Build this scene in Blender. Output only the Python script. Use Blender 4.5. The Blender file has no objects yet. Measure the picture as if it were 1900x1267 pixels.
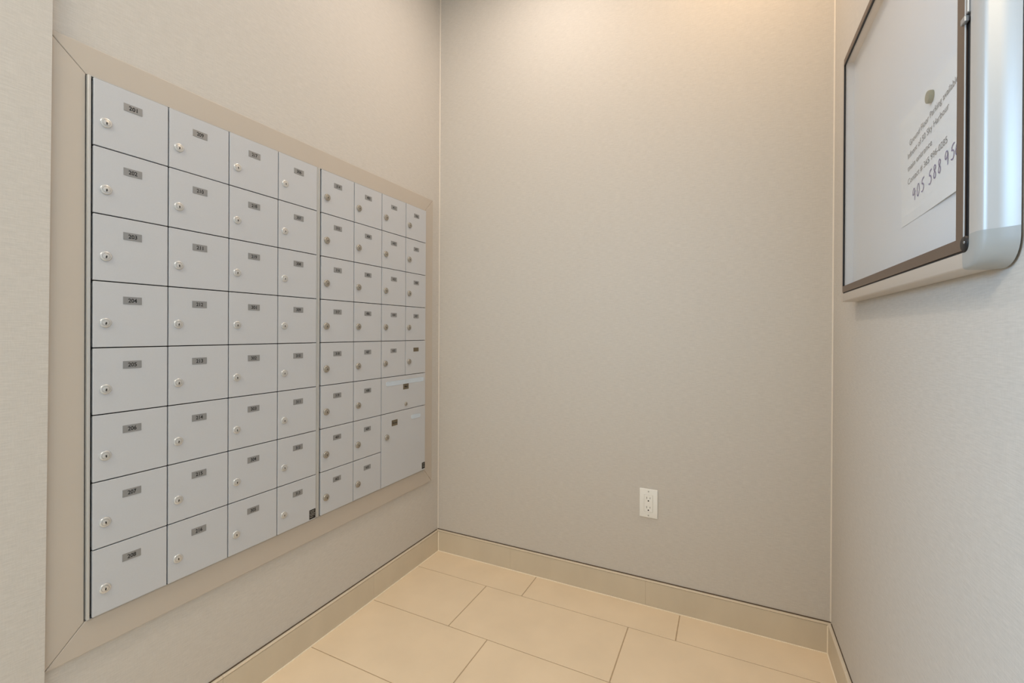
import bpy, bmesh, math, random
from mathutils import Vector, Matrix
random.seed(7)
SC = bpy.context.scene
COL = SC.collection

# ---------------------------------------------------------------- camera
W = 1.61685                      # room width (left wall x=0, right wall x=W, back wall y=0)
cam_data = bpy.data.cameras.new('camera')
cam = bpy.data.objects.new('camera', cam_data)
COL.objects.link(cam)
SC.camera = cam
yaw, pitch, roll = -0.451417, -0.002533, 0.005356
fw = Vector((math.sin(yaw)*math.cos(pitch), math.cos(yaw)*math.cos(pitch), math.sin(pitch)))
rt = Vector((math.cos(yaw), -math.sin(yaw), 0.0))
up = rt.cross(fw)
r2 = math.cos(roll)*rt + math.sin(roll)*up
u2 = -math.sin(roll)*rt + math.cos(roll)*up
M = Matrix((r2, u2, -fw)).transposed().to_4x4()
M.translation = Vector((1.294315, -1.834719, 1.086))
cam.matrix_world = M
cam_data.sensor_width = 36.0
cam_data.lens = 825.003*36.0/1900.0
cam_data.shift_y = -15.588/1900.0
cam_data.clip_start = 0.02

# ---------------------------------------------------------------- light and exposure
CEIL = 2.78
world = bpy.data.worlds.new('world')
SC.world = world
world.use_nodes = True
bg = world.node_tree.nodes['Background']
bg.inputs[0].default_value = (1.0, 0.96, 0.92, 1)
bg.inputs[1].default_value = 0.06

def area(name, loc, target, size, size_y, power, color, shape='RECTANGLE', spread=180):
    d = bpy.data.lights.new(name, 'AREA')
    d.shape = shape
    d.size = size
    if shape in ('RECTANGLE', 'ELLIPSE'):
        d.size_y = size_y
    d.energy = power
    d.color = color
    d.spread = math.radians(spread)
    o = bpy.data.objects.new(name, d)
    COL.objects.link(o)
    o.location = loc
    v = Vector(target) - Vector(loc)
    o.rotation_euler = v.to_track_quat('-Z', 'Y').to_euler()
    return o

area('downlight', (0.62, -0.50, CEIL-0.015), (0.62, -0.50, 0), 0.10, 0.10, 6.1, (1.0, 0.87, 0.76), 'DISK')
area('downlight', (1.36, -0.40, CEIL-0.015), (1.36, -0.40, 0), 0.10, 0.10, 4.7, (1.0, 0.70, 0.43), 'DISK')
area('lobby_side_window_light', (-1.7, -3.0, 2.1), (1.6, -1.0, 1.1), 1.5, 1.0, 142, (0.38, 0.67, 1.0))
area('lobby_rear_light', (0.95, -4.4, 1.25), (1.0, 0, 1.2), 0.5, 0.6, 0.37, (0.58, 0.79, 1.0), 'RECTANGLE', 26)
area('lobby_ceiling_light', (0.45, -2.75, CEIL-0.02), (0.45, -2.6, 0), 0.9, 0.6, 38, (1.0, 0.87, 0.68))

SC.view_settings.view_transform = 'Standard'
SC.view_settings.look = 'None'
SC.view_settings.gamma = 1.0
SC.view_settings.use_curve_mapping = False
SC.view_settings.exposure = 0.0

# ---------------------------------------------------------------- materials
def new_mat(name, color, rough=0.5, metal=0.0, spec=0.5):
    m = bpy.data.materials.new(name)
    m.use_nodes = True
    b = m.node_tree.nodes['Principled BSDF']
    b.inputs['Base Color'].default_value = (*color, 1)
    b.inputs['Roughness'].default_value = rough
    b.inputs['Metallic'].default_value = metal
    b.inputs['Specular IOR Level'].default_value = spec
    return m, m.node_tree, b

def grain(m, nt, b, color, scale, amount, bump, detail=4.0, contrast=(0.35, 0.65), dist=0.0006):
    """procedural colour grain and fine relief from a noise in world metres"""
    N, L = nt.nodes, nt.links
    geo = N.new('ShaderNodeNewGeometry')
    sep = N.new('ShaderNodeSeparateXYZ'); L.new(geo.outputs['Position'], sep.inputs[0])
    return N, L, geo, sep

def wallpaper(name, color, streak=1.0):
    """woven vinyl wall covering: fine horizontal slubs"""
    m, nt, b = new_mat(name, color, 0.62, 0, 0.25)
    N, L = nt.nodes, nt.links
    geo = N.new('ShaderNodeNewGeometry')
    sep = N.new('ShaderNodeSeparateXYZ'); L.new(geo.outputs['Position'], sep.inputs[0])
    add = N.new('ShaderNodeMath'); add.operation = 'ADD'
    L.new(sep.outputs[0], add.inputs[0]); L.new(sep.outputs[1], add.inputs[1])
    def noise(sh, sv, det):
        mh = N.new('ShaderNodeMath'); mh.operation = 'MULTIPLY'; mh.inputs[1].default_value = sh
        mv = N.new('ShaderNodeMath'); mv.operation = 'MULTIPLY'; mv.inputs[1].default_value = sv
        L.new(add.outputs[0], mh.inputs[0]); L.new(sep.outputs[2], mv.inputs[0])
        c = N.new('ShaderNodeCombineXYZ'); L.new(mh.outputs[0], c.inputs[0]); L.new(mv.outputs[0], c.inputs[1])
        n = N.new('ShaderNodeTexNoise'); n.noise_dimensions = '2D'
        n.inputs['Scale'].default_value = 1.0; n.inputs['Detail'].default_value = det
        n.inputs['Roughness'].default_value = 0.6
        L.new(c.outputs[0], n.inputs['Vector'])
        return n
    a = noise(38, 430, 3); w = noise(420, 60, 2)
    mix = N.new('ShaderNodeMath'); mix.operation = 'MULTIPLY_ADD'
    mix.inputs[1].default_value = 0.35
    L.new(w.outputs[0], mix.inputs[0]); L.new(a.outputs[0], mix.inputs[2])
    ramp = N.new('ShaderNodeMapRange')
    ramp.inputs[1].default_value = 0.35; ramp.inputs[2].default_value = 1.0
    ramp.inputs[3].default_value = 1-0.075*streak; ramp.inputs[4].default_value = 1+0.075*streak
    L.new(mix.outputs[0], ramp.inputs[0])
    vm = N.new('ShaderNodeVectorMath'); vm.operation = 'SCALE'
    vm.inputs[0].default_value = color
    L.new(ramp.outputs[0], vm.inputs['Scale'])
    L.new(vm.outputs[0], b.inputs['Base Color'])
    bp = N.new('ShaderNodeBump'); bp.inputs['Strength'].default_value = 0.22*streak
    bp.inputs['Distance'].default_value = 0.0008
    L.new(mix.outputs[0], bp.inputs['Height']); L.new(bp.outputs[0], b.inputs['Normal'])
    return m

def mottled(name, color, rough, amount, scale, bump=0.0, spec=0.4, metal=0.0, stretch=(1, 1, 1)):
    m, nt, b = new_mat(name, color, rough, metal, spec)
    N, L = nt.nodes, nt.links
    geo = N.new('ShaderNodeNewGeometry')
    mp = N.new('ShaderNodeMapping'); mp.inputs['Scale'].default_value = stretch
    L.new(geo.outputs['Position'], mp.inputs[0])
    n = N.new('ShaderNodeTexNoise'); n.inputs['Scale'].default_value = scale
    n.inputs['Detail'].default_value = 5
    L.new(mp.outputs[0], n.inputs['Vector'])
    mr = N.new('ShaderNodeMapRange')
    mr.inputs[1].default_value = 0.3; mr.inputs[2].default_value = 0.7
    mr.inputs[3].default_value = 1-amount; mr.inputs[4].default_value = 1+amount
    L.new(n.outputs[0], mr.inputs[0])
    vm = N.new('ShaderNodeVectorMath'); vm.operation = 'SCALE'; vm.inputs[0].default_value = color
    L.new(mr.outputs[0], vm.inputs['Scale']); L.new(vm.outputs[0], b.inputs['Base Color'])
    if bump:
        bp = N.new('ShaderNodeBump'); bp.inputs['Strength'].default_value = bump
        bp.inputs['Distance'].default_value = 0.0005
        L.new(n.outputs[0], bp.inputs['Height']); L.new(bp.outputs[0], b.inputs['Normal'])
    return m

M_WALL = wallpaper('wall_covering', (0.62, 0.585, 0.54))
M_CEIL = mottled('ceiling_paint', (0.80, 0.78, 0.74), 0.9, 0.01, 20)
M_TRIM = mottled('trim_paint', (0.545, 0.485, 0.42), 0.5, 0.012, 6, 0.03)
M_BEAD = mottled('sealant_bead', (0.78, 0.72, 0.64), 0.6, 0.02, 40)
M_TILE = mottled('porcelain_tile', (0.83, 0.68, 0.495), 0.42, 0.035, 7, 0.05, 0.4)
M_BASE = mottled('porcelain_base_tile', (0.67, 0.59, 0.465), 0.42, 0.04, 9, 0.04, 0.4, 0, (1, 1, 0.4))
M_GROUT = mottled('grout', (0.48, 0.365, 0.24), 0.9, 0.08, 90)
M_GROUT_PALE = mottled('pale_grout', (0.93, 0.83, 0.67), 0.8, 0.04, 90)
M_STRIP = mottled('edge_strip_metal', (0.80, 0.71, 0.58), 0.34, 0.02, 30, 0, 0.5, 0.2)
M_GAP = mottled('dark_joint', (0.12, 0.085, 0.055), 0.9, 0.1, 60)
M_DOOR = mottled('grey_powder_coat', (0.565, 0.58, 0.61), 0.45, 0.012, 300, 0.08, 0.4)
M_FRAME = mottled('mailbox_frame_aluminium', (0.55, 0.55, 0.54), 0.4, 0.03, 40, 0, 0.5, 0.3, (1, 1, 0.05))
M_VOID = mottled('dark_interior', (0.025, 0.024, 0.024), 0.8, 0.05, 50)
M_LOCK = mottled('lock_nickel', (0.66, 0.66, 0.655), 0.30, 0.03, 200, 0, 0.5, 0.5)
M_LOCK2 = mottled('lock_bronzed_nickel', (0.42, 0.39, 0.345), 0.3, 0.03, 200, 0, 0.5, 0.6)
M_KEY = mottled('keyhole_black', (0.01, 0.01, 0.01), 0.7, 0.05, 100)
M_PLATE = mottled('grey_plate', (0.30, 0.305, 0.312), 0.4, 0.05, 260, 0, 0.5, 0.3, (1, 8, 0.3))
M_PLATE_DK = mottled('bronze_plate', (0.16, 0.13, 0.085), 0.45, 0.05, 260, 0, 0.5, 0.2)
M_INK = mottled('black_ink', (0.015, 0.015, 0.017), 0.6, 0.05, 100)
M_STICK = mottled('black_sticker', (0.012, 0.011, 0.01), 0.5, 0.05, 100)
M_STICKTXT = mottled('sticker_print', (0.42, 0.40, 0.37), 0.6, 0.05, 100)
M_SLOT = mottled('slot_steel', (0.66, 0.76, 0.88), 0.25, 0.02, 40, 0, 0.5, 0.35)  # pale blue base colour stands in for the cool window's reflection
M_PLASTIC = mottled('white_plastic', (0.90, 0.90, 0.87), 0.35, 0.01, 40, 0, 0.5)
M_SLOTDARK = mottled('outlet_slot', (0.10, 0.09, 0.08), 0.7, 0.05, 100)
M_SCREW = mottled('painted_screw', (0.66, 0.66, 0.62), 0.35, 0.02, 100, 0, 0.5)
M_ALU = mottled('satin_aluminium', (0.50, 0.475, 0.445), 0.34, 0.015, 60, 0, 0.5, 0.15, (1, 1, 0.02))
M_RAIL = mottled('satin_aluminium_rail', (0.58, 0.52, 0.46), 0.40, 0.015, 60, 0, 0.5, 0.2, (1, 0.02, 1))
M_CAP = mottled('grey_plastic_cap', (0.37, 0.37, 0.355), 0.42, 0.01, 60, 0, 0.5)
M_BRONZE = mottled('bronze_anodised', (0.145, 0.10, 0.072), 0.42, 0.06, 500, 0.1, 0.5, 0.3)
M_RUBBER = mottled('black_gasket', (0.012, 0.012, 0.014), 0.5, 0.05, 60)
M_ACRYL_EDGE = mottled('clear_edge', (0.60, 0.60, 0.60), 0.3, 0.02, 60, 0, 0.5)
M_PANEL = mottled('white_enamel', (0.81, 0.865, 0.93), 0.35, 0.008, 10, 0, 0.5)
M_PAPER = mottled('paper', (0.84, 0.87, 0.89), 0.8, 0.01, 90, 0.02, 0.2)
M_PRINT = mottled('grey_print', (0.19, 0.20, 0.21), 0.8, 0.05, 90)
M_PEN = mottled('violet_pen_ink', (0.12, 0.10, 0.30), 0.7, 0.08, 200)
M_MAGNET = mottled('olive_magnet', (0.20, 0.21, 0.13), 0.4, 0.03, 60, 0, 0.5)
M_HINGE = mottled('hinge_steel', (0.36, 0.37, 0.385), 0.35, 0.02, 60, 0, 0.5, 0.6)

def glass_mat():
    m = bpy.data.materials.new('clear_acrylic')
    m.use_nodes = True
    nt = m.node_tree; N, L = nt.nodes, nt.links
    for n in list(N): N.remove(n)
    out = N.new('ShaderNodeOutputMaterial')
    tr = N.new('ShaderNodeBsdfTransparent'); tr.inputs[0].default_value = (0.99, 0.99, 0.99, 1)
    gl = N.new('ShaderNodeBsdfGlossy'); gl.inputs['Roughness'].default_value = 0.06
    fr = N.new('ShaderNodeFresnel'); fr.inputs['IOR'].default_value = 1.35
    geo = N.new('ShaderNodeNewGeometry')
    io = N.new('ShaderNodeMapRange')          # the same index of refraction seen from either side of the pane
    io.inputs[3].default_value = 1.35; io.inputs[4].default_value = 1/1.35
    L.new(geo.outputs['Backfacing'], io.inputs[0]); L.new(io.outputs[0], fr.inputs['IOR'])
    mx = N.new('ShaderNodeMixShader')
    L.new(fr.outputs[0], mx.inputs[0]); L.new(tr.outputs[0], mx.inputs[1]); L.new(gl.outputs[0], mx.inputs[2])
    L.new(mx.outputs[0], out.inputs[0])
    return m
M_GLASS = glass_mat()

# ---------------------------------------------------------------- builders
def empty(name, loc, label=None, cat=None, group=None, kind=None):
    o = bpy.data.objects.new(name, None)
    o.empty_display_size = 0.05
    COL.objects.link(o)
    o.location = loc
    tag(o, label, cat, group, kind)
    return o

def tag(o, label=None, cat=None, group=None, kind=None):
    if label: o['label'] = label
    if cat: o['category'] = cat
    if group: o['group'] = group
    if kind: o['kind'] = kind
    return o

def wloc(o):
    v = Vector((0, 0, 0))
    while o:
        v = v + o.location
        o = o.parent
    return v

def link(name, me, parent=None, loc=None):
    """link mesh data under parent; loc is a world position of the object's origin"""
    o = bpy.data.objects.new(name, me)
    COL.objects.link(o)
    if parent: o.parent = parent
    base = wloc(parent) if parent else Vector((0, 0, 0))
    o.location = (Vector(loc) - base) if loc is not None else (0, 0, 0)
    return o

def mesh(name, bm, mats, origin=(0, 0, 0), smooth=False):
    bmesh.ops.recalc_face_normals(bm, faces=bm.faces)
    if Vector(origin).length: bmesh.ops.translate(bm, verts=bm.verts, vec=-Vector(origin))
    me = bpy.data.meshes.new(name)
    bm.to_mesh(me); bm.free()
    for m in (mats if isinstance(mats, (list, tuple)) else [mats]): me.materials.append(m)
    if smooth:
        for p in me.polygons: p.use_smooth = True
        me.set_sharp_from_angle(angle=math.radians(smooth if smooth > 1 else 35))
    return me

def add(name, bm, mat, parent=None, origin=None, smooth=False):
    """mesh built in world coordinates, linked as one object with its origin at `origin`"""
    if origin is None:
        lo = [min(v.co[i] for v in bm.verts) for i in range(3)]
        hi = [max(v.co[i] for v in bm.verts) for i in range(3)]
        origin = ((lo[0]+hi[0])/2, (lo[1]+hi[1])/2, lo[2])
    me = mesh(name, bm, mat, origin, smooth)
    return link(name, me, parent, origin)

def box(bm, x0, x1, y0, y1, z0, z1, bevel=0.0, seg=1, mi=0):
    vs = [bm.verts.new((x, y, z)) for x in (x0, x1) for y in (y0, y1) for z in (z0, z1)]
    idx = [(0, 1, 3, 2), (4, 6, 7, 5), (0, 4, 5, 1), (2, 3, 7, 6), (0, 2, 6, 4), (1, 5, 7, 3)]
    fs = [bm.faces.new([vs[i] for i in f]) for f in idx]
    for f in fs: f.material_index = mi
    if bevel:
        es = list({e for f in fs for e in f.edges})
        r = bmesh.ops.bevel(bm, geom=es, offset=bevel, segments=seg, affect='EDGES', profile=0.5)
        for f in r['faces']: f.material_index = mi
    return fs

def bmbox(*a, **k):
    bm = bmesh.new(); box(bm, *a, **k); return bm

def prism(bm, pts, axis, a0, a1, mi=0):
    """extrude 2-D polygon along axis; pts are the other two coordinates in order"""
    def co(p, a):
        if axis == 'x': return (a, p[0], p[1])
        if axis == 'y': return (p[0], a, p[1])
        return (p[0], p[1], a)
    A = [bm.verts.new(co(p, a0)) for p in pts]; B = [bm.verts.new(co(p, a1)) for p in pts]
    n = len(pts)
    fs = [bm.faces.new(A), bm.faces.new(B[::-1])]
    for i in range(n):
        fs.append(bm.faces.new([A[i], A[(i+1) % n], B[(i+1) % n], B[i]]))
    for f in fs: f.material_index = mi
    return fs

def lathe_x(bm, prof, cy, cz, n=24, mi=0, sgn=1, cx=0.0):
    """rings (radius, height) turned about an axis along x"""
    rings = []
    for r, h in prof:
        if r < 1e-6:
            rings.append([bm.verts.new((cx+sgn*h, cy, cz))])
        else:
            rings.append([bm.verts.new((cx+sgn*h, cy+r*math.cos(2*math.pi*i/n), cz+r*math.sin(2*math.pi*i/n))) for i in range(n)])
    for a, b in zip(rings, rings[1:]):
        for i in range(n):
            j = (i+1) % n
            if len(a) == 1 and len(b) == 1: continue
            if len(b) == 1: f = bm.faces.new([a[i], a[j], b[0]])
            elif len(a) == 1: f = bm.faces.new([a[0], b[j], b[i]])
            else: f = bm.faces.new([a[i], a[j], b[j], b[i]])
            f.material_index = mi
            f.smooth = True

_text_cache = {}
def text_mesh(s, bold=0.0, extrude=0.0001):
    """text outline as a bmesh in its own XY plane (built-in font), origin at left baseline, size 1"""
    key = (s, bold)
    if key not in _text_cache:
        c = bpy.data.curves.new('lettering', 'FONT')
        c.body = s; c.size = 1.0; c.offset = bold; c.resolution_u = 3
        c.space_character = 1.0
        t = bpy.data.objects.new('lettering', c)
        COL.objects.link(t)
        dg = bpy.context.evaluated_depsgraph_get()
        me = bpy.data.meshes.new_from_object(t.evaluated_get(dg))
        bpy.data.objects.remove(t); bpy.data.curves.remove(c)
        _text_cache[key] = me
    bm = bmesh.new(); bm.from_mesh(_text_cache[key])
    return bm

def span(bm):
    xs = [v.co.x for v in bm.verts]; ys = [v.co.y for v in bm.verts]
    return min(xs), max(xs), min(ys), max(ys)

# ================================================================ the room
YN = -1.4245          # where the projecting wall begins on the left
NIB = 0.020
YR = -4.6             # how far the lobby behind the camera is built
YP = -1.96            # wall's unseen end, set to keep cool light off the corner; lobby opens left
O_Y0, O_Y1, O_Z0, O_Z1 = -1.3606, -0.1325, 0.4375, 1.6530     # recess for the mailboxes

def struct(name, bm, mat, **k):
    o = add(name, bm, mat, **k); o['kind'] = 'structure'; return o

bm = bmesh.new()
box(bm, -0.45, 0, YN-0.03, O_Y0, 0, CEIL)
box(bm, -0.45, 0, O_Y1, 0.0, 0, CEIL)
box(bm, -0.45, 0, O_Y0, O_Y1, 0, O_Z0)
box(bm, -0.45, 0, O_Y0, O_Y1, O_Z1, CEIL)
box(bm, -0.45, -0.41, O_Y0, O_Y1, O_Z0, O_Z1)
bmesh.ops.remove_doubles(bm, verts=bm.verts, dist=1e-5)
struct('wall_left', bm, M_WALL)
struct('wall_back', bmbox(-0.45, W+0.12, 0, 0.12, 0, CEIL), M_WALL)
struct('wall_right', bmbox(W, W+0.12, YR, 0, 0, CEIL), M_WALL)
# the projecting wall at the left, its end a little out of plumb as in the photograph
bm = bmesh.new()
yb, yt = -1.4290, -1.4100
vs = []
for x in (-0.45, NIB):
    for (y, z) in ((YP, 0), (yb, 0), (yt, CEIL), (YP, CEIL)):
        vs.append(bm.verts.new((x, y, z)))
for f in ((0, 1, 2, 3), (4, 7, 6, 5), (0, 4, 5, 1), (1, 5, 6, 2), (2, 6, 7, 3), (3, 7, 4, 0)):
    bm.faces.new([vs[i] for i in f])
struct('wall_front', bm, M_WALL)
struct('ceiling', bmbox(-2.6, W+0.12, YR, 0.12, CEIL, CEIL+0.1), M_CEIL)

# floor: grout bed with every tile its own piece
floor = struct('floor', bmbox(-2.6, W+0.12, YR, 0.12, -0.05, -0.0015), M_GROUT)
G = 0.0018
rows = [-0.0105, -0.1710, -0.4600, -0.7600]
while rows[-1] > YR+0.3: rows.append(rows[-1]-0.3)
for k in range(len(rows)-1):
    ya, yb_ = rows[k+1], rows[k]
    off = (0.5376, 0.3727)[k % 2]
    xs = [off+0.598*i for i in range(-5 if ya < YP-0.2 else -2, 4)]
    for a, b in zip(xs, xs[1:]):
        a2, b2 = max(a, 0.0105), min(b, W-0.0105)
        if ya < YN-0.01: a2 = max(a, NIB+0.0105)
        if ya < YP-0.2: a2 = a
        if b2-a2 < 0.02: continue
        bm = bmbox(a2+(G if a2 == a else 0.002), b2-(G if b2 == b else 0.002), ya+G, yb_-(G if k else 0.002), -0.010, 0.0,
                   bevel=0.0008)
        add('floor_tile', bm, M_TILE, floor)

# baseboards of cut tile with a slim edge strip, a dark joint above and pale grout below
TB, HB = 0.0102, 0.1025
def baseboard(side, p0, p1, nrm, joints):
    """runs from p0 to p1 (x, y) along a wall whose inward normal is nrm; joints are distances from p0"""
    p0, p1, nrm = Vector(p0), Vector(p1), Vector(nrm)
    L = (p1-p0).length; t = (p1-p0)/L
    root = empty('baseboard_'+side, (p0.x, p0.y, 0), kind='structure')
    def b(s0, s1, d0, d1, z0, z1, bev=0):
        q = [p0+t*s0+nrm*d0, p0+t*s1+nrm*d1]
        return bmbox(min(q[0].x, q[1].x), max(q[0].x, q[1].x), min(q[0].y, q[1].y), max(q[0].y, q[1].y), z0, z1, bevel=bev)
    cuts = [0]+joints+[L]
    for s0, s1 in zip(cuts, cuts[1:]):
        add('base_tile', b(s0+0.0002, s1-0.0002, 0, TB, 0.002, HB-0.006, 0.0003), M_BASE, root)
        add('edge_strip', b(s0+0.0002, s1-0.0002, 0, TB+0.0008, HB-0.0048, HB, 0.0006), M_STRIP, root)
    add('joint_sealant', b(0, L, 0, 0.0022, HB, HB+0.0032), M_GAP, root)
    add('strip_shadow_gap', b(0, L, 0, TB-0.0008, HB-0.006, HB-0.0048), M_GAP, root)  # dark fill paints the thin shadow line under the strip's lip
    add('grout_line', b(0, L, 0, TB+0.0032, -0.002, 0.0022, 0.0006), M_GROUT_PALE, root)
    return root
baseboard('left', (0, -TB), (0, YN), (1, 0), [0.4458, 1.0458])
baseboard('back', (0, 0), (W, 0), (0, -1), [0.4073, 1.0066])
baseboard('right', (W, -TB), (W, YR), (-1, 0), [0.235, 0.835, 1.435, 2.035, 2.635, 3.235, 3.835])
baseboard('front', (NIB, YN-0.004), (NIB, YP), (1, 0), [0.2])
# sealant beads in the two corners
def bead(name, cx, cy, sx, sy, r=0.0035):
    bm = bmesh.new()
    pts = [(cx, cy)]
    for i in range(5):
        a = i/4*math.pi/2
        pts.append((cx+sx*r*math.cos(a), cy+sy*r*math.sin(a)))
    prism(bm, pts, 'z', HB+0.004, CEIL-0.002)
    o = struct(name, bm, M_BEAD)
bead('trim_2', 0.0, 0.0, 1, -1)
bead('trim_3', W, 0.0, -1, -1)
for nm, x, s in (('trim_4', TB, 1), ('trim_5', W-TB, -1)):
    bm = bmesh.new()
    r = 0.003
    prism(bm, [(x, -TB)]+[(x+s*r*math.cos(i/4*math.pi/2), -TB-r*math.sin(i/4*math.pi/2)) for i in range(5)], 'z', 0.0025, HB-0.006)
    struct(nm, bm, M_GROUT_PALE)

# ================================================================ mailbox surround (mitred boards)
T = 0.012
sur = empty('trim_1', (0, -0.75, O_Z0), kind='structure')
sur['label'] = 'flat mitred beige surround around the wall of grey mailboxes'
iy0, iy1, iz0, iz1 = O_Y0, O_Y1, O_Z0-0.001, O_Z1
oy0, oy1, oz0, oz1 = -1.4262, -0.0715, 0.3655, 1.7175
def board(pts):
    bm = bmesh.new()
    prism(bm, pts, 'x', 0.0003, T)
    es = [e for e in bm.edges if abs(e.verts[0].co.x-T) < 1e-6 and abs(e.verts[1].co.x-T) < 1e-6]
    bmesh.ops.bevel(bm, geom=es, offset=0.0020, segments=3, affect='EDGES', profile=0.5)
    add('trim_board', bm, M_TRIM, sur)
g = 0.0005
board([(oy0+g, oz0), (oy1-g, oz0), (iy1-g, iz0), (iy0+g, iz0)])
board([(oy0+g, oz1), (iy0+g, iz1), (iy1-g, iz1), (oy1-g, oz1)])
board([(oy0, oz0+g), (iy0, iz0+g), (iy0, iz1-g), (oy0, oz1-g)])
board([(oy1, oz0+g), (oy1, oz1-g), (iy1, iz1-g), (iy1, iz0+g)])

# ================================================================ mailboxes
DX = 0.020                                   # door face
Z0, ZS = 1.6504, 0.1513
row_z = [Z0-ZS*i for i in range(9)]
cols1 = [-1.3510, -1.2016, -1.0498, -0.8966, -0.7495]
cols2 = [-0.7314, -0.5801, -0.4299, -0.2794, -0.1345]
GV, GH = 0.0030, 0.0026

# shared lock meshes, origin on the door face
def lock_mesh(name, r, h, mat, tall):
    bm = bmesh.new()
    lathe_x(bm, [(r, 0), (r, h*0.45), (r*0.93, h*0.85), (r*0.82, h), (r*0.64, h), (r*0.62, h*0.72), (r*0.60, h*0.72),
                 (r*0.58, h*1.02), (r*0.50, h*1.10), (0, h*1.10)], 0, 0, 22)
    # keyway: a slim slot with a wider middle, sunk black
    hx = h*1.10
    kh, kw = r*0.27, r*0.085
    pts = [(-kw, -kh), (kw, -kh), (kw*1.1, -kh*0.2), (kw*2.4, 0), (kw*1.1, kh*0.35), (kw, kh), (-kw, kh), (-kw*1.1, kh*0.3), (-kw*1.8, -kh*0.1), (-kw*1.1, -kh*0.4)]
    prism(bm, [(a+r*0.04, b-r*0.12) for a, b in pts], 'x', hx-0.0004, hx+0.00012, mi=1)
    return mesh(name, bm, [mat, M_KEY], smooth=40)
LOCK_A = lock_mesh('lock', 0.0112, 0.0032, M_LOCK, 0)
LOCK_B = lock_mesh('lock', 0.0122, 0.0052, M_LOCK2, 0)
LOCK_C = lock_mesh('lock', 0.0085, 0.0040, M_LOCK2, 0)
def plate_mesh(w, h, mat):
    bm = bmbox(0, 0.0009, -w/2, w/2, -h/2, h/2, bevel=0.0003)
    return mesh('number_plate', bm, mat)
PLATE = plate_mesh(0.0368, 0.0176, M_PLATE)
PLATE_BLANK = plate_mesh(0.0368, 0.0176, M_PLATE_DK)
PLATE_DARK = plate_mesh(0.0368, 0.0246, M_PLATE_DK)

def number_mesh(s, wmax, h):
    bm = text_mesh(s, 0.022)
    x0, x1, y0, y1 = span(bm)
    sy = h/0.70
    sx = min(sy*0.98, wmax/max(x1-x0, 1e-6))
    for v in bm.verts:
        x, y = (v.co.x-(x0+x1)/2)*sx, (v.co.y-(y0+y1)/2)*sy
        v.co = (v.co.z*0.0+0.0, x, y)
    r = bmesh.ops.extrude_face_region(bm, geom=bm.faces[:])
    bmesh.ops.translate(bm, verts=[v for v in r['geom'] if isinstance(v, bmesh.types.BMVert)], vec=(0.00015, 0, 0))
    return mesh('number', bm, M_INK)

_door_cache = {}
def door_mesh(w, h):
    key = (round(w, 4), round(h, 4))
    if key not in _door_cache:
        bm = bmesh.new()
        box(bm, -0.0075, 0, 0, w, -h, 0, bevel=0.0009, seg=2)
        # turned-in hinge flange behind the door edge
        box(bm, -0.020, -0.0075, 0.002, 0.004, -h+0.004, -0.004)
        _door_cache[key] = mesh('door', bm, M_DOOR)
    return _door_cache[key]

def door(bank, y0, y1, z1, z0, number, lock, big=None):
    ya, yb, za, zb = y0+GV*0.5, y1-GV*0.5, z0+GH*0.5, z1-GH*0.5
    dx = DX+random.uniform(-0.0004, 0.0004)
    d = link('door', door_mesh(yb-ya, zb-za), bank, (dx, ya, zb))
    return d, dx, ya, zb

def bank(name, label, frame_pieces, y0, y1):
    root = empty(name, (0.0, (y0+y1)/2, O_Z0), label, 'mailboxes', 'banks of mailboxes in the wall')
    bm = bmesh.new()
    box(bm, -0.40, 0.006, y0+0.0005, y1-0.0005, O_Z0+0.0015, O_Z1-0.0015)
    add('body', bm, M_VOID, root)
    for (a, b, x) in frame_pieces:
        add('frame_strip', bmbox(0.006, x, a, b, O_Z0+0.003, O_Z1-0.002, bevel=0.0008), M_FRAME, root)
    for za, zb in ((O_Z0+0.0012, row_z[8]-0.0003), (row_z[0]+0.0003, O_Z1-0.0008)):
        add('frame_strip', bmbox(0.006, 0.0165, y0+0.001, y1-0.001, za, zb), M_FRAME, root)
    return root

b1 = bank('mailbox_bank', 'left bank of thirty-two grey mailbox doors, 201 to 313, nearer the camera',
          [(-1.3590, -1.3535, 0.019), (-0.7492, -0.7441, 0.0180)], -1.3594, -0.7440)
b2 = bank('mailbox_bank', 'right bank of grey mailboxes beside the corner, with the large parcel door and slot',
          [(-0.7435, -0.7352, 0.0180)], -0.7436, -0.1330)

def fit_number(d, dx, ya, zb, y, z, s, wmax=0.0170, h=0.0092):
    link('number', number_mesh(s, wmax, h), d, (dx+0.0009, y, z))

nums1 = [[str(201+i) for i in range(8)], [str(209+i) for i in range(8)],
         ['217', '218', '219', '301', '302', '303', '304', '305'], [str(306+i) for i in range(8)]]
for c in range(4):
    for r in range(8):
        d, dx, ya, zb = door(b1, cols1[c], cols1[c+1], row_z[r], row_z[r+1], None, LOCK_A)
        d['label'] = 'grey mailbox door numbered ' + nums1[c][r]
        zl = row_z[r]-0.0412
        link('number_plate', PLATE, d, (dx, cols1[c]+0.0743, zl))
        fit_number(d, dx, ya, zb, cols1[c]+0.0743, zl, nums1[c][r])
        k = link('lock', LOCK_A, d, (dx, cols1[c]+0.0235+random.uniform(-0.0005, 0.0005), row_z[r]-0.0945))
        k.rotation_euler = (random.uniform(-0.2, 0.2), 0, 0)

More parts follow.
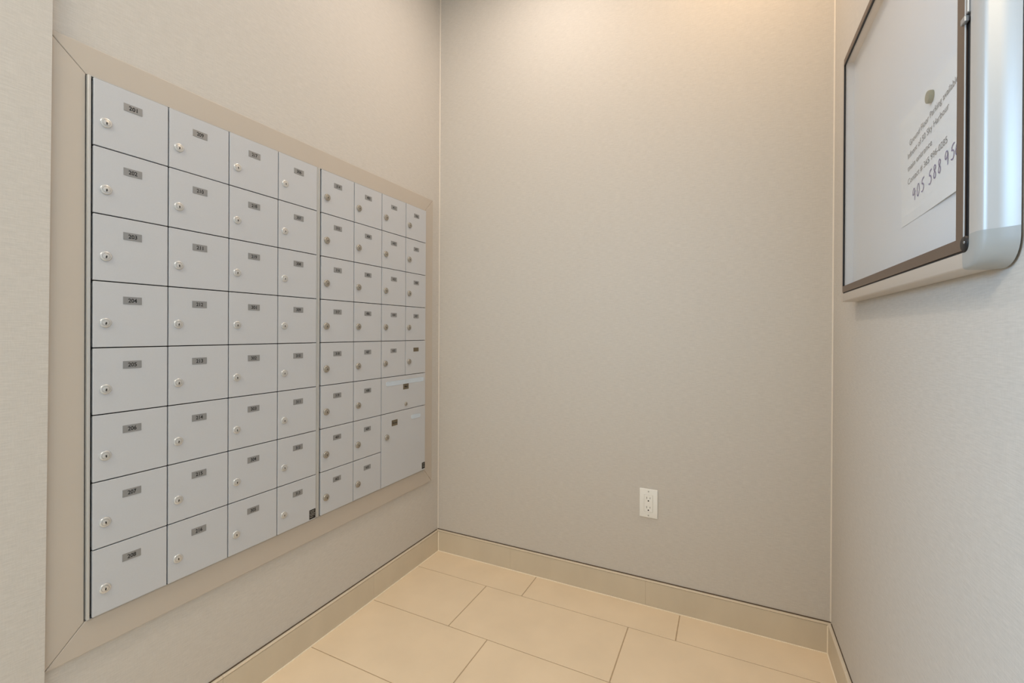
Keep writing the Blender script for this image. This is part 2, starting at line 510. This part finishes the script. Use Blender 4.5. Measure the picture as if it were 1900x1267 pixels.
nums2 = [['314', '315', '316', '317', '318', '319', '401', '402'], [str(403+i) for i in range(8)],
         [str(411+i) for i in range(5)], ['416', '417', '418', '419', '']]
for c in range(4):
    for r in range(8 if c < 2 else 5):
        d, dx, ya, zb = door(b2, cols2[c], cols2[c+1], row_z[r], row_z[r+1], None, LOCK_B)
        n = nums2[c][r]
        d['label'] = ('grey mailbox door numbered ' + n) if n else 'grey mailbox door with a blank number plate'
        zl = row_z[r]-0.0412
        link('number_plate', PLATE if n else PLATE_BLANK, d, (dx, cols2[c]+0.0728, zl))
        if n: fit_number(d, dx, ya, zb, cols2[c]+0.0728, zl, n)
        k = link('lock', LOCK_B, d, (dx, cols2[c]+0.0235+random.uniform(-0.0005, 0.0005), row_z[r]-0.0932))
        k.rotation_euler = (random.uniform(-0.3, 0.3), 0, 0)

def slot(parent, dx, ya, yb, zc, h):
    """stadium-shaped recessed slot lined in steel"""
    bm = bmesh.new()
    r = h/2
    def ring(o, x):
        pts = []
        rr = r+o
        for i in range(9):
            a = math.pi/2+math.pi*i/8
            pts.append((x, ya+r+rr*math.cos(a), zc+rr*math.sin(a)))
        for i in range(9):
            a = -math.pi/2+math.pi*i/8
            pts.append((x, yb-r+rr*math.cos(a), zc+rr*math.sin(a)))
        return [bm.verts.new(p) for p in pts]
    A, B, C2 = ring(0.0008, dx+0.0001), ring(0.0003, dx+0.0009), ring(-0.0006, dx+0.0004)
    n = len(A)
    for P, Q in ((A, B), (B, C2)):
        for i in range(n): bm.faces.new([P[i], P[(i+1) % n], Q[(i+1) % n], Q[i]])
    bm.faces.new(C2)
    add('mail_slot', bm, M_SLOT, parent)

# wide slotted door and the tall parcel door beneath it
d, dx, ya, zb = door(b2, cols2[2], cols2[4], row_z[5], row_z[6], None, None)
d['label'] = 'wide grey mailbox door with a long steel slot'
slot(d, dx, -0.4030, -0.1485, 0.8655, 0.0175)
link('number_plate', PLATE_DARK, d, (dx, -0.2757, 0.8443))
fit_number(d, dx, ya, zb, -0.2757, 0.8443, 'Mail', 0.026, 0.0085)
link('lock', LOCK_C, d, (dx, -0.2752, 0.7671))
d, dx, ya, zb = door(b2, cols2[2], cols2[4], row_z[6], row_z[8], None, None)
d['label'] = 'tall grey parcel door with a short slot'
slot(d, dx, -0.2376, -0.1715, 0.7015, 0.0170)
link('number_plate', PLATE_DARK, d, (dx, -0.3486, 0.6971))
fit_number(d, dx, ya, zb, -0.3486, 0.6971, 'Parcel', 0.028, 0.0085)
link('lock', LOCK_B, d, (dx, -0.3960, 0.6440))

def sticker(parent_bank, y0, y1, z0, z1, rows_):
    doors = [o for o in parent_bank.children if o.name.startswith('door')]
    # the door under the sticker
    best = None
    for o in doors:
        wl = wloc(o); me = o.data
        w = max(v.co.y for v in me.vertices); h = -min(v.co.z for v in me.vertices)
        if wl.y <= (y0+y1)/2 <= wl.y+w and wl.z-h <= (z0+z1)/2 <= wl.z: best = o
    x = wloc(best).x
    st = add('sticker', bmbox(x, x+0.0005, y0, y1, z0, z1), M_STICK, best)
    bm = bmesh.new()
    hh = (z1-z0)
    for i, (f, frac0, frac1) in enumerate(rows_):
        z = z1-hh*f
        y = y0+(y1-y0)*frac0
        end = y0+(y1-y0)*frac1
        while y < end-0.002:
            w = random.uniform(0.0035, 0.0075)
            box(bm, x+0.0004, x+0.00065, y, min(y+w, end), z-0.0008, z+0.0008)
            y += w+0.0011
    add('sticker_print', bm, M_STICKTXT, best)
sticker(b1, -0.7765, -0.7520, 0.4445, 0.4760, [(0.14, 0.12, 0.8), (0.30, 0.2, 0.75), (0.46, 0.1, 0.9), (0.62, 0.15, 0.85), (0.80, 0.1, 0.6)])
sticker(b2, -0.1590, -0.1370, 0.4470, 0.4760, [(0.2, 0.2, 0.8), (0.45, 0.2, 0.7), (0.7, 0.25, 0.8)])

# ================================================================ wall outlet
ox, oz = 1.0150, 0.4064
out = empty('wall_outlet', (ox, 0, 0.349), 'white double power outlet low on the beige back wall', 'outlet')
bm = bmesh.new()
box(bm, ox-0.035, ox+0.035, -0.0055, 0.0, oz-0.057, oz+0.057, bevel=0.0022, seg=3)
add('cover_plate', bm, M_PLASTIC, out, smooth=40)
add('receptacle_gap', bmbox(ox-0.0172, ox+0.0172, -0.0058, -0.002, oz-0.0340, oz+0.0340), M_SCREW, out)
rec = add('receptacle', bmbox(ox-0.0160, ox+0.0160, -0.0078, -0.002, oz-0.0328, oz+0.0328, bevel=0.0008, seg=2), M_PLASTIC, out)
for s in (1, -1):
    zc = oz+s*0.0185
    add('slot', bmbox(ox-0.0072, ox-0.0054, -0.0081, -0.0075, zc-0.0005, zc+0.0078), M_SLOTDARK, rec)
    add('slot', bmbox(ox+0.0054, ox+0.0070, -0.0081, -0.0075, zc+0.0005, zc+0.0072), M_SLOTDARK, rec)
    bm = bmesh.new()
    pts = [(ox+0.0026*math.cos(a), zc-0.0072+0.0026*math.sin(a)) for a in [i*math.pi/6 for i in range(7)]]
    pts += [(ox-0.0026, zc-0.0095), (ox+0.0026, zc-0.0095)]
    prism(bm, pts, 'y', -0.0081, -0.0075)
    add('ground_hole', bm, M_KEY, rec)
for s in (1, -1):
    bm = bmesh.new()
    n = 12; zc = oz+s*0.0477
    prism(bm, [(ox+0.0032*math.cos(2*math.pi*i/n), zc+0.0032*math.sin(2*math.pi*i/n)) for i in range(n)], 'y', -0.0065, -0.003)
    sc = add('screw', bm, M_SCREW, out)
    add('screw_slot', bmbox(ox-0.0005, ox+0.0005, -0.0067, -0.0064, zc-0.0026, zc+0.0026), M_SLOTDARK, sc)

# ================================================================ notice board on the right wall
# helper: a = distance from the back wall (-y), d = distance out from the right wall
def P(a, d, z): return (W-d, -a, z)
def abox(bm, a0, a1, d0, d1, z0, z1, bevel=0.0, seg=2, mi=0):
    return box(bm, W-d1, W-d0, -a1, -a0, z0, z1, bevel=bevel, seg=seg, mi=mi)
def aadd(name, parent, mat, a0, a1, d0, d1, z0, z1, bevel=0.0):
    bm = bmesh.new(); abox(bm, a0, a1, d0, d1, z0, z1, bevel); return add(name, bm, mat, parent)

BZ0, BZ1 = 1.1990, 1.8480                    # door, bottom and top
A0, A1 = 0.3040, 1.0365                      # inner edges of the end rails
board_root = empty('notice_board', (W, -0.69, 1.174), 'shallow silver framed enclosed notice board with clear door on the right wall', 'notice board')
# profile of the rail: o = share of outward reach, d = distance from the wall
PROF = [(0.0, 0.0340), (0.20, 0.0340), (0.30, 0.0337), (0.375, 0.0328), (0.43, 0.0312), (0.47, 0.0290), (0.50, 0.0262), (0.565, 0.0190), (0.65, 0.0110), (0.79, 0.003)]
# bottom and top rails
def long_rail(zin, s, reach):
    bm = bmesh.new()
    pr = [(0, 0.002), (0, 0.0336), (0.80, 0.0336), (0.88, 0.0328), (0.93, 0.0310), (0.955, 0.0285), (1.0, 0.003), (0.9, 0.002)]
    prism(bm, [(W-d, zin+s*o*reach) for o, d in pr], 'y', -1.019, -0.3125)
    add('rail', bm, M_RAIL, board_root, smooth=50)
long_rail(BZ0-0.0015, -1, 0.0240)
long_rail(BZ1-0.012, 1, 0.010)
# end rails
bm = bmesh.new()
prism(bm, [(W-d, -(A1+o*0.056)) for o, d in PROF]+[(W-0.002, -A1-0.02), (W-0.002, -A1)], 'z', 1.2195, 1.826)
add('end_rail', bm, M_ALU, board_root, smooth=50)
bm = bmesh.new()
prism(bm, [(W-0.0, -0.3125), (W-0.020, -0.3095), (W-0.030, -0.3045), (W-0.0338, -0.3005), (W-0.0345, -0.2985), (W-0.0335, -0.3135), (W-0.0335, -0.3165), (W-0.0, -0.3165)][::-1], 'z', 1.1755, 1.846)
add('end_rail', bm, M_RAIL, board_root, smooth=50)
# corner caps: the end profile swept round to the long rails
PROF_RAIL = [(0.0, 0.0340), (0.0120, 0.0339), (0.0185, 0.0336), (0.0203, 0.0331), (0.0213, 0.0325), (0.0219, 0.0317), (0.0225, 0.0306), (0.0230, 0.0285), (0.0236, 0.0145), (0.0242, 0.0030)]
def corner_cap(zc, s):
    bm = bmesh.new()
    ca, rin, nst = A1-0.012, 0.012, 14
    stations = [('side', 0.0)]+[('arc', i/nst*math.pi/2) for i in range(nst+1)]+[('end', math.pi/2)]
    rings = []
    for kind, th in stations:
        f = th/(math.pi/2); f = f*f*(3-2*f)
        c_, s_ = math.cos(th), math.sin(th)
        k = (c_**2.6+s_**2.6)**(-1/2.6) if 0 < th < math.pi/2 else 1.0
        k = 1+(k-1)*0.75
        ring = []
        for (oa, da), (ob, db) in zip(PROF, PROF_RAIL):
            out_ = rin+0.0006+oa*0.056*(1-f)+ob*f
            d = da*(1-f)+db*f
            a = ca+out_*c_*k; z = zc+s*out_*s_*k
            if kind == 'side': z = zc-s*0.010
            if kind == 'end': a = ca-0.006
            ring.append(bm.verts.new(P(a, d+(0.0003 if d > 0.001 else 0), z)))
        ring.append(bm.verts.new(P(ca+rin*c_ if kind != 'end' else ca-0.006, 0.0, zc-s*0.010 if kind == 'side' else zc+s*rin*s_)))
        rings.append(ring)
    n = len(rings[0])
    for R0, R1 in zip(rings, rings[1:]):
        for i in range(n):
            bm.faces.new([R0[i], R0[(i+1) % n], R1[(i+1) % n], R1[i]])
    bm.faces.new(rings[0]); bm.faces.new(rings[-1][::-1])
    add('corner_cap', bm, M_CAP, board_root, smooth=50)
corner_cap(1.2095, -1)
corner_cap(1.8380, 1)
# tray: back panel and inner walls
aadd('back_panel', board_root, M_PANEL, 0.3165, 1.032, 0.0005, 0.0120, 1.1985, 1.8480)
inner = M_PANEL
aadd('inner_wall', board_root, inner, 0.3165, 0.3200, 0.012, 0.0300, 1.1985, 1.846)
aadd('inner_wall', board_root, inner, 1.0180, 1.0212, 0.012, 0.0300, 1.1985, 1.846)
aadd('inner_wall', board_root, inner, 0.3200, 1.0290, 0.012, 0.0300, 1.1985, 1.2020)
aadd('inner_wall', board_root, inner, 0.3200, 1.0290, 0.012, 0.0300, 1.8400, 1.8460)
# black gasket ring between tray and door
bm = bmesh.new()
abox(bm, 0.3050, 0.3165, 0.0300, 0.0325, 1.1975, 1.8470)
abox(bm, 1.0216, 1.0362, 0.0120, 0.0318, 1.1975, 1.8470)
abox(bm, 0.3165, 1.0290, 0.0300, 0.0328, 1.1972, 1.2000)
add('gasket', bm, M_RUBBER, board_root)
bm = bmesh.new()                              # rounded black foot of the hinge channel
lathe_x(bm, [(0.0, 0.012), (0.0108, 0.012), (0.0108, 0.0345), (0.0095, 0.0360), (0.0, 0.0362)], -1.0260, 1.2085, 20, sgn=-1, cx=W)
hf = add('hinge_foot', bm, M_RUBBER, board_root)
bm = bmesh.new()
lathe_x(bm, [(0.0022, 0.0355), (0.0018, 0.0366), (0.0, 0.0368)], -1.0290, 1.2100, 12, sgn=-1, cx=W)
add('rivet', bm, M_HINGE, hf)
# door: bronze frame, clear pane
fd0, fd1 = 0.0306, 0.0350
def frame_piece(pts):
    bm = bmesh.new(); prism(bm, [(-a, z) for a, z in pts], 'x', W-fd1, W-fd0); return bm
a0, a1, z0, z1 = 0.3165, 1.0215, 1.2003, 1.8480
fn = 0.0205
fwid, fs, ft = 0.0172, 0.003, 0.0150
add('door_frame_rail', frame_piece([(a0, z0), (a1, z0), (a1-fn, z0+fwid), (a0+fs, z0+fwid)]), M_BRONZE, board_root)
add('door_frame_rail', frame_piece([(a0, z1), (a0+fs, z1-ft), (a1-fn, z1-ft), (a1, z1)]), M_BRONZE, board_root)
add('door_frame_stile', frame_piece([(a0, z0), (a0+fs, z0+fwid), (a0+fs, z1-ft), (a0, z1)]), M_RUBBER, board_root)
add('door_frame_stile', frame_piece([(a1, z0), (a1, z1), (a1-fn, z1-ft), (a1-fn, z0+fwid)]), M_BRONZE, board_root)
aadd('glazing_bead', board_root, M_RUBBER, a0+fs, a1-fn, 0.0306, 0.0346, z1-ft-0.0032, z1-ft)
aadd('door_edge', board_root, M_ACRYL_EDGE, a1, a1+0.0018, 0.0334, 0.0349, z0+0.010, z1, 0.0004)
aadd('glass_pane', board_root, M_GLASS, a0+fs-0.001, a1-fn+0.002, 0.0312, 0.0330, z0+fwid-0.002, z1-ft-0.001)
# hinge knuckles near the top of the door
h = aadd('hinge', board_root, M_HINGE, 1.0190, 1.0315, 0.0330, 0.0385, 1.5065, 1.5150, 0.0012)
aadd('hinge', board_root, M_HINGE, 1.0300, 1.0355, 0.0300, 0.0370, 1.5160, 1.5400, 0.0012)

# paper notice inside: a sheet with a fold near the bottom and a lifted corner
PD = 0.0124
ptl, ptr, pbr, pbl = (0.6848, 1.5075), (0.985, 1.5150), (0.990, 1.3020), (0.7065, 1.2965)
bm = bmesh.new()
NU, NV = 14, 12
grid = []
for j in range(NV+1):
    v = j/NV
    row = []
    for i in range(NU+1):
        u = i/NU
        top = (ptl[0]+(ptr[0]-ptl[0])*u, ptl[1]+(ptr[1]-ptl[1])*u)
        bot = (pbl[0]+(pbr[0]-pbl[0])*u, pbl[1]+(pbr[1]-pbl[1])*u)
        a = top[0]+(bot[0]-top[0])*v; z = top[1]+(bot[1]-top[1])*v
        d = PD+0.0004
        if v > 0.9: d += 0.0060*max(0, u-0.35)*(v-0.9)/0.1
        if abs(v-11/12) < 1e-6: d += 0.0008
        row.append(bm.verts.new(P(a, d, z)))
    grid.append(row)
for j in range(NV):
    for i in range(NU):
        bm.faces.new([grid[j][i], grid[j][i+1], grid[j+1][i+1], grid[j+1][i]])
r = bmesh.ops.extrude_face_region(bm, geom=bm.faces[:])
bmesh.ops.translate(bm, verts=[v for v in r['geom'] if isinstance(v, bmesh.types.BMVert)], vec=(0.0003, 0, 0))
paper = empty('paper_notice', P(0.84, PD, 1.296), 'white paper parking notice with printed lines and a handwritten number, inside the notice board', 'paper')
add('sheet', bm, M_PAPER, paper)

def printed(s, a, z, ang, width):
    bm = text_mesh(s)
    x0, x1, _, _ = span(bm)
    kx = width/(x1-x0)
    ca, sa = math.cos(ang), math.sin(ang)
    for v in bm.verts:
        x, y = (v.co.x-x0)*kx, v.co.y*0.0162
        v.co = P(a+x*ca-y*sa, PD+0.0014, z+x*sa+y*ca)
    add('printed_line', bm, M_PRINT, paper)
printed('Ground Floor Parking available', 0.7463, 1.4420, math.radians(7.2), 0.199)
printed('Infront of 50 Sky Harbour', 0.7384, 1.4195, math.radians(6.4), 0.1755)
printed('main entrance', 0.7389, 1.3960, math.radians(5.4), 0.111)
printed('Contact # 365 996-0285', 0.7394, 1.3700, math.radians(6.0), 0.170)
# the printed slip lies on the larger sheet
bm = bmesh.new()
q = [(0.7290, 1.4660), (0.9850, 1.4850), (0.9900, 1.3290), (0.7400, 1.3120)]
A = [bm.verts.new(P(a, PD+0.0007, z)) for a, z in q]; B = [bm.verts.new(P(a, PD+0.0009, z)) for a, z in q]
bm.faces.new(A); bm.faces.new(B[::-1])
for k in range(4): bm.faces.new([A[k], A[(k+1) % 4], B[(k+1) % 4], B[k]])
add('printed_slip', bm, M_PAPER, paper)

DIG = {
 '9': [[(0.75, 0.72), (0.62, 0.95), (0.35, 0.98), (0.12, 0.75), (0.15, 0.52), (0.38, 0.45), (0.62, 0.62), (0.76, 0.85), (0.74, 0.5), (0.70, 0.0)]],
 '0': [[(0.5, 0.98), (0.2, 0.75), (0.12, 0.35), (0.3, 0.03), (0.62, 0.1), (0.82, 0.5), (0.75, 0.85), (0.5, 0.98)]],
 '5': [[(0.85, 1.0), (0.35, 0.92), (0.27, 0.58), (0.55, 0.62), (0.80, 0.42), (0.72, 0.12), (0.42, 0.0), (0.15, 0.08)]],
 '8': [[(0.75, 0.80), (0.5, 1.0), (0.22, 0.82), (0.40, 0.56), (0.70, 0.38), (0.72, 0.12), (0.45, 0.0), (0.20, 0.18), (0.35, 0.48), (0.68, 0.70), (0.75, 0.80)]],
 '6': [[(0.65, 1.05), (0.32, 0.65), (0.18, 0.25), (0.35, 0.02), (0.68, 0.10), (0.75, 0.36), (0.5, 0.5), (0.22, 0.32)]],
}
def handwritten(word, starts, hgt=0.0235, wid=0.0165, lw=0.00105):
    bm = bmesh.new()
    for ch, a in zip(word, starts):
        zb = 1.3325+(a-0.767)*0.135+random.uniform(-0.0008, 0.0008)
        for st in DIG[ch]:
            # smooth the stroke
            pts = [Vector(p) for p in st]
            for _ in range(2):
                q = [pts[0]]
                for A, B in zip(pts, pts[1:]): q += [A*0.75+B*0.25, A*0.25+B*0.75]
                q.append(pts[-1]); pts = q
            wp = [Vector((a+p.x*wid, zb+p.y*hgt+p.x*wid*0.10)) for p in pts]
            prev = None
            for i, p in enumerate(wp):
                t = (wp[min(i+1, len(wp)-1)]-wp[max(i-1, 0)]).normalized()
                n = Vector((-t.y, t.x))*lw
                pair = (bm.verts.new(P(p.x+n.x, PD+0.0016, p.y+n.y)), bm.verts.new(P(p.x-n.x, PD+0.0016, p.y-n.y)))
                if prev: bm.faces.new([prev[0], pair[0], pair[1], prev[1]])
                prev = pair
    add('handwriting', bm, M_PEN, paper)
handwritten('905', [0.7625, 0.7825, 0.8025])
handwritten('588', [0.8350, 0.8535, 0.8720])
handwritten('956', [0.8985, 0.9190, 0.9340])

# round olive magnet holding the sheet
bm = bmesh.new()
lathe_x(bm, [(0.0, 0), (0.0105, 0), (0.0108, 0.002), (0.0106, 0.0055), (0.0096, 0.0066), (0.0, 0.0068)], -0.8450, 1.4895, 20, sgn=-1, cx=W-PD-0.0004)
mg = add('magnet', bm, M_MAGNET, None, origin=P(0.8450, PD, 1.4895), smooth=40)
tag(mg, 'small round olive magnet holding the paper notice in the board', 'magnet')
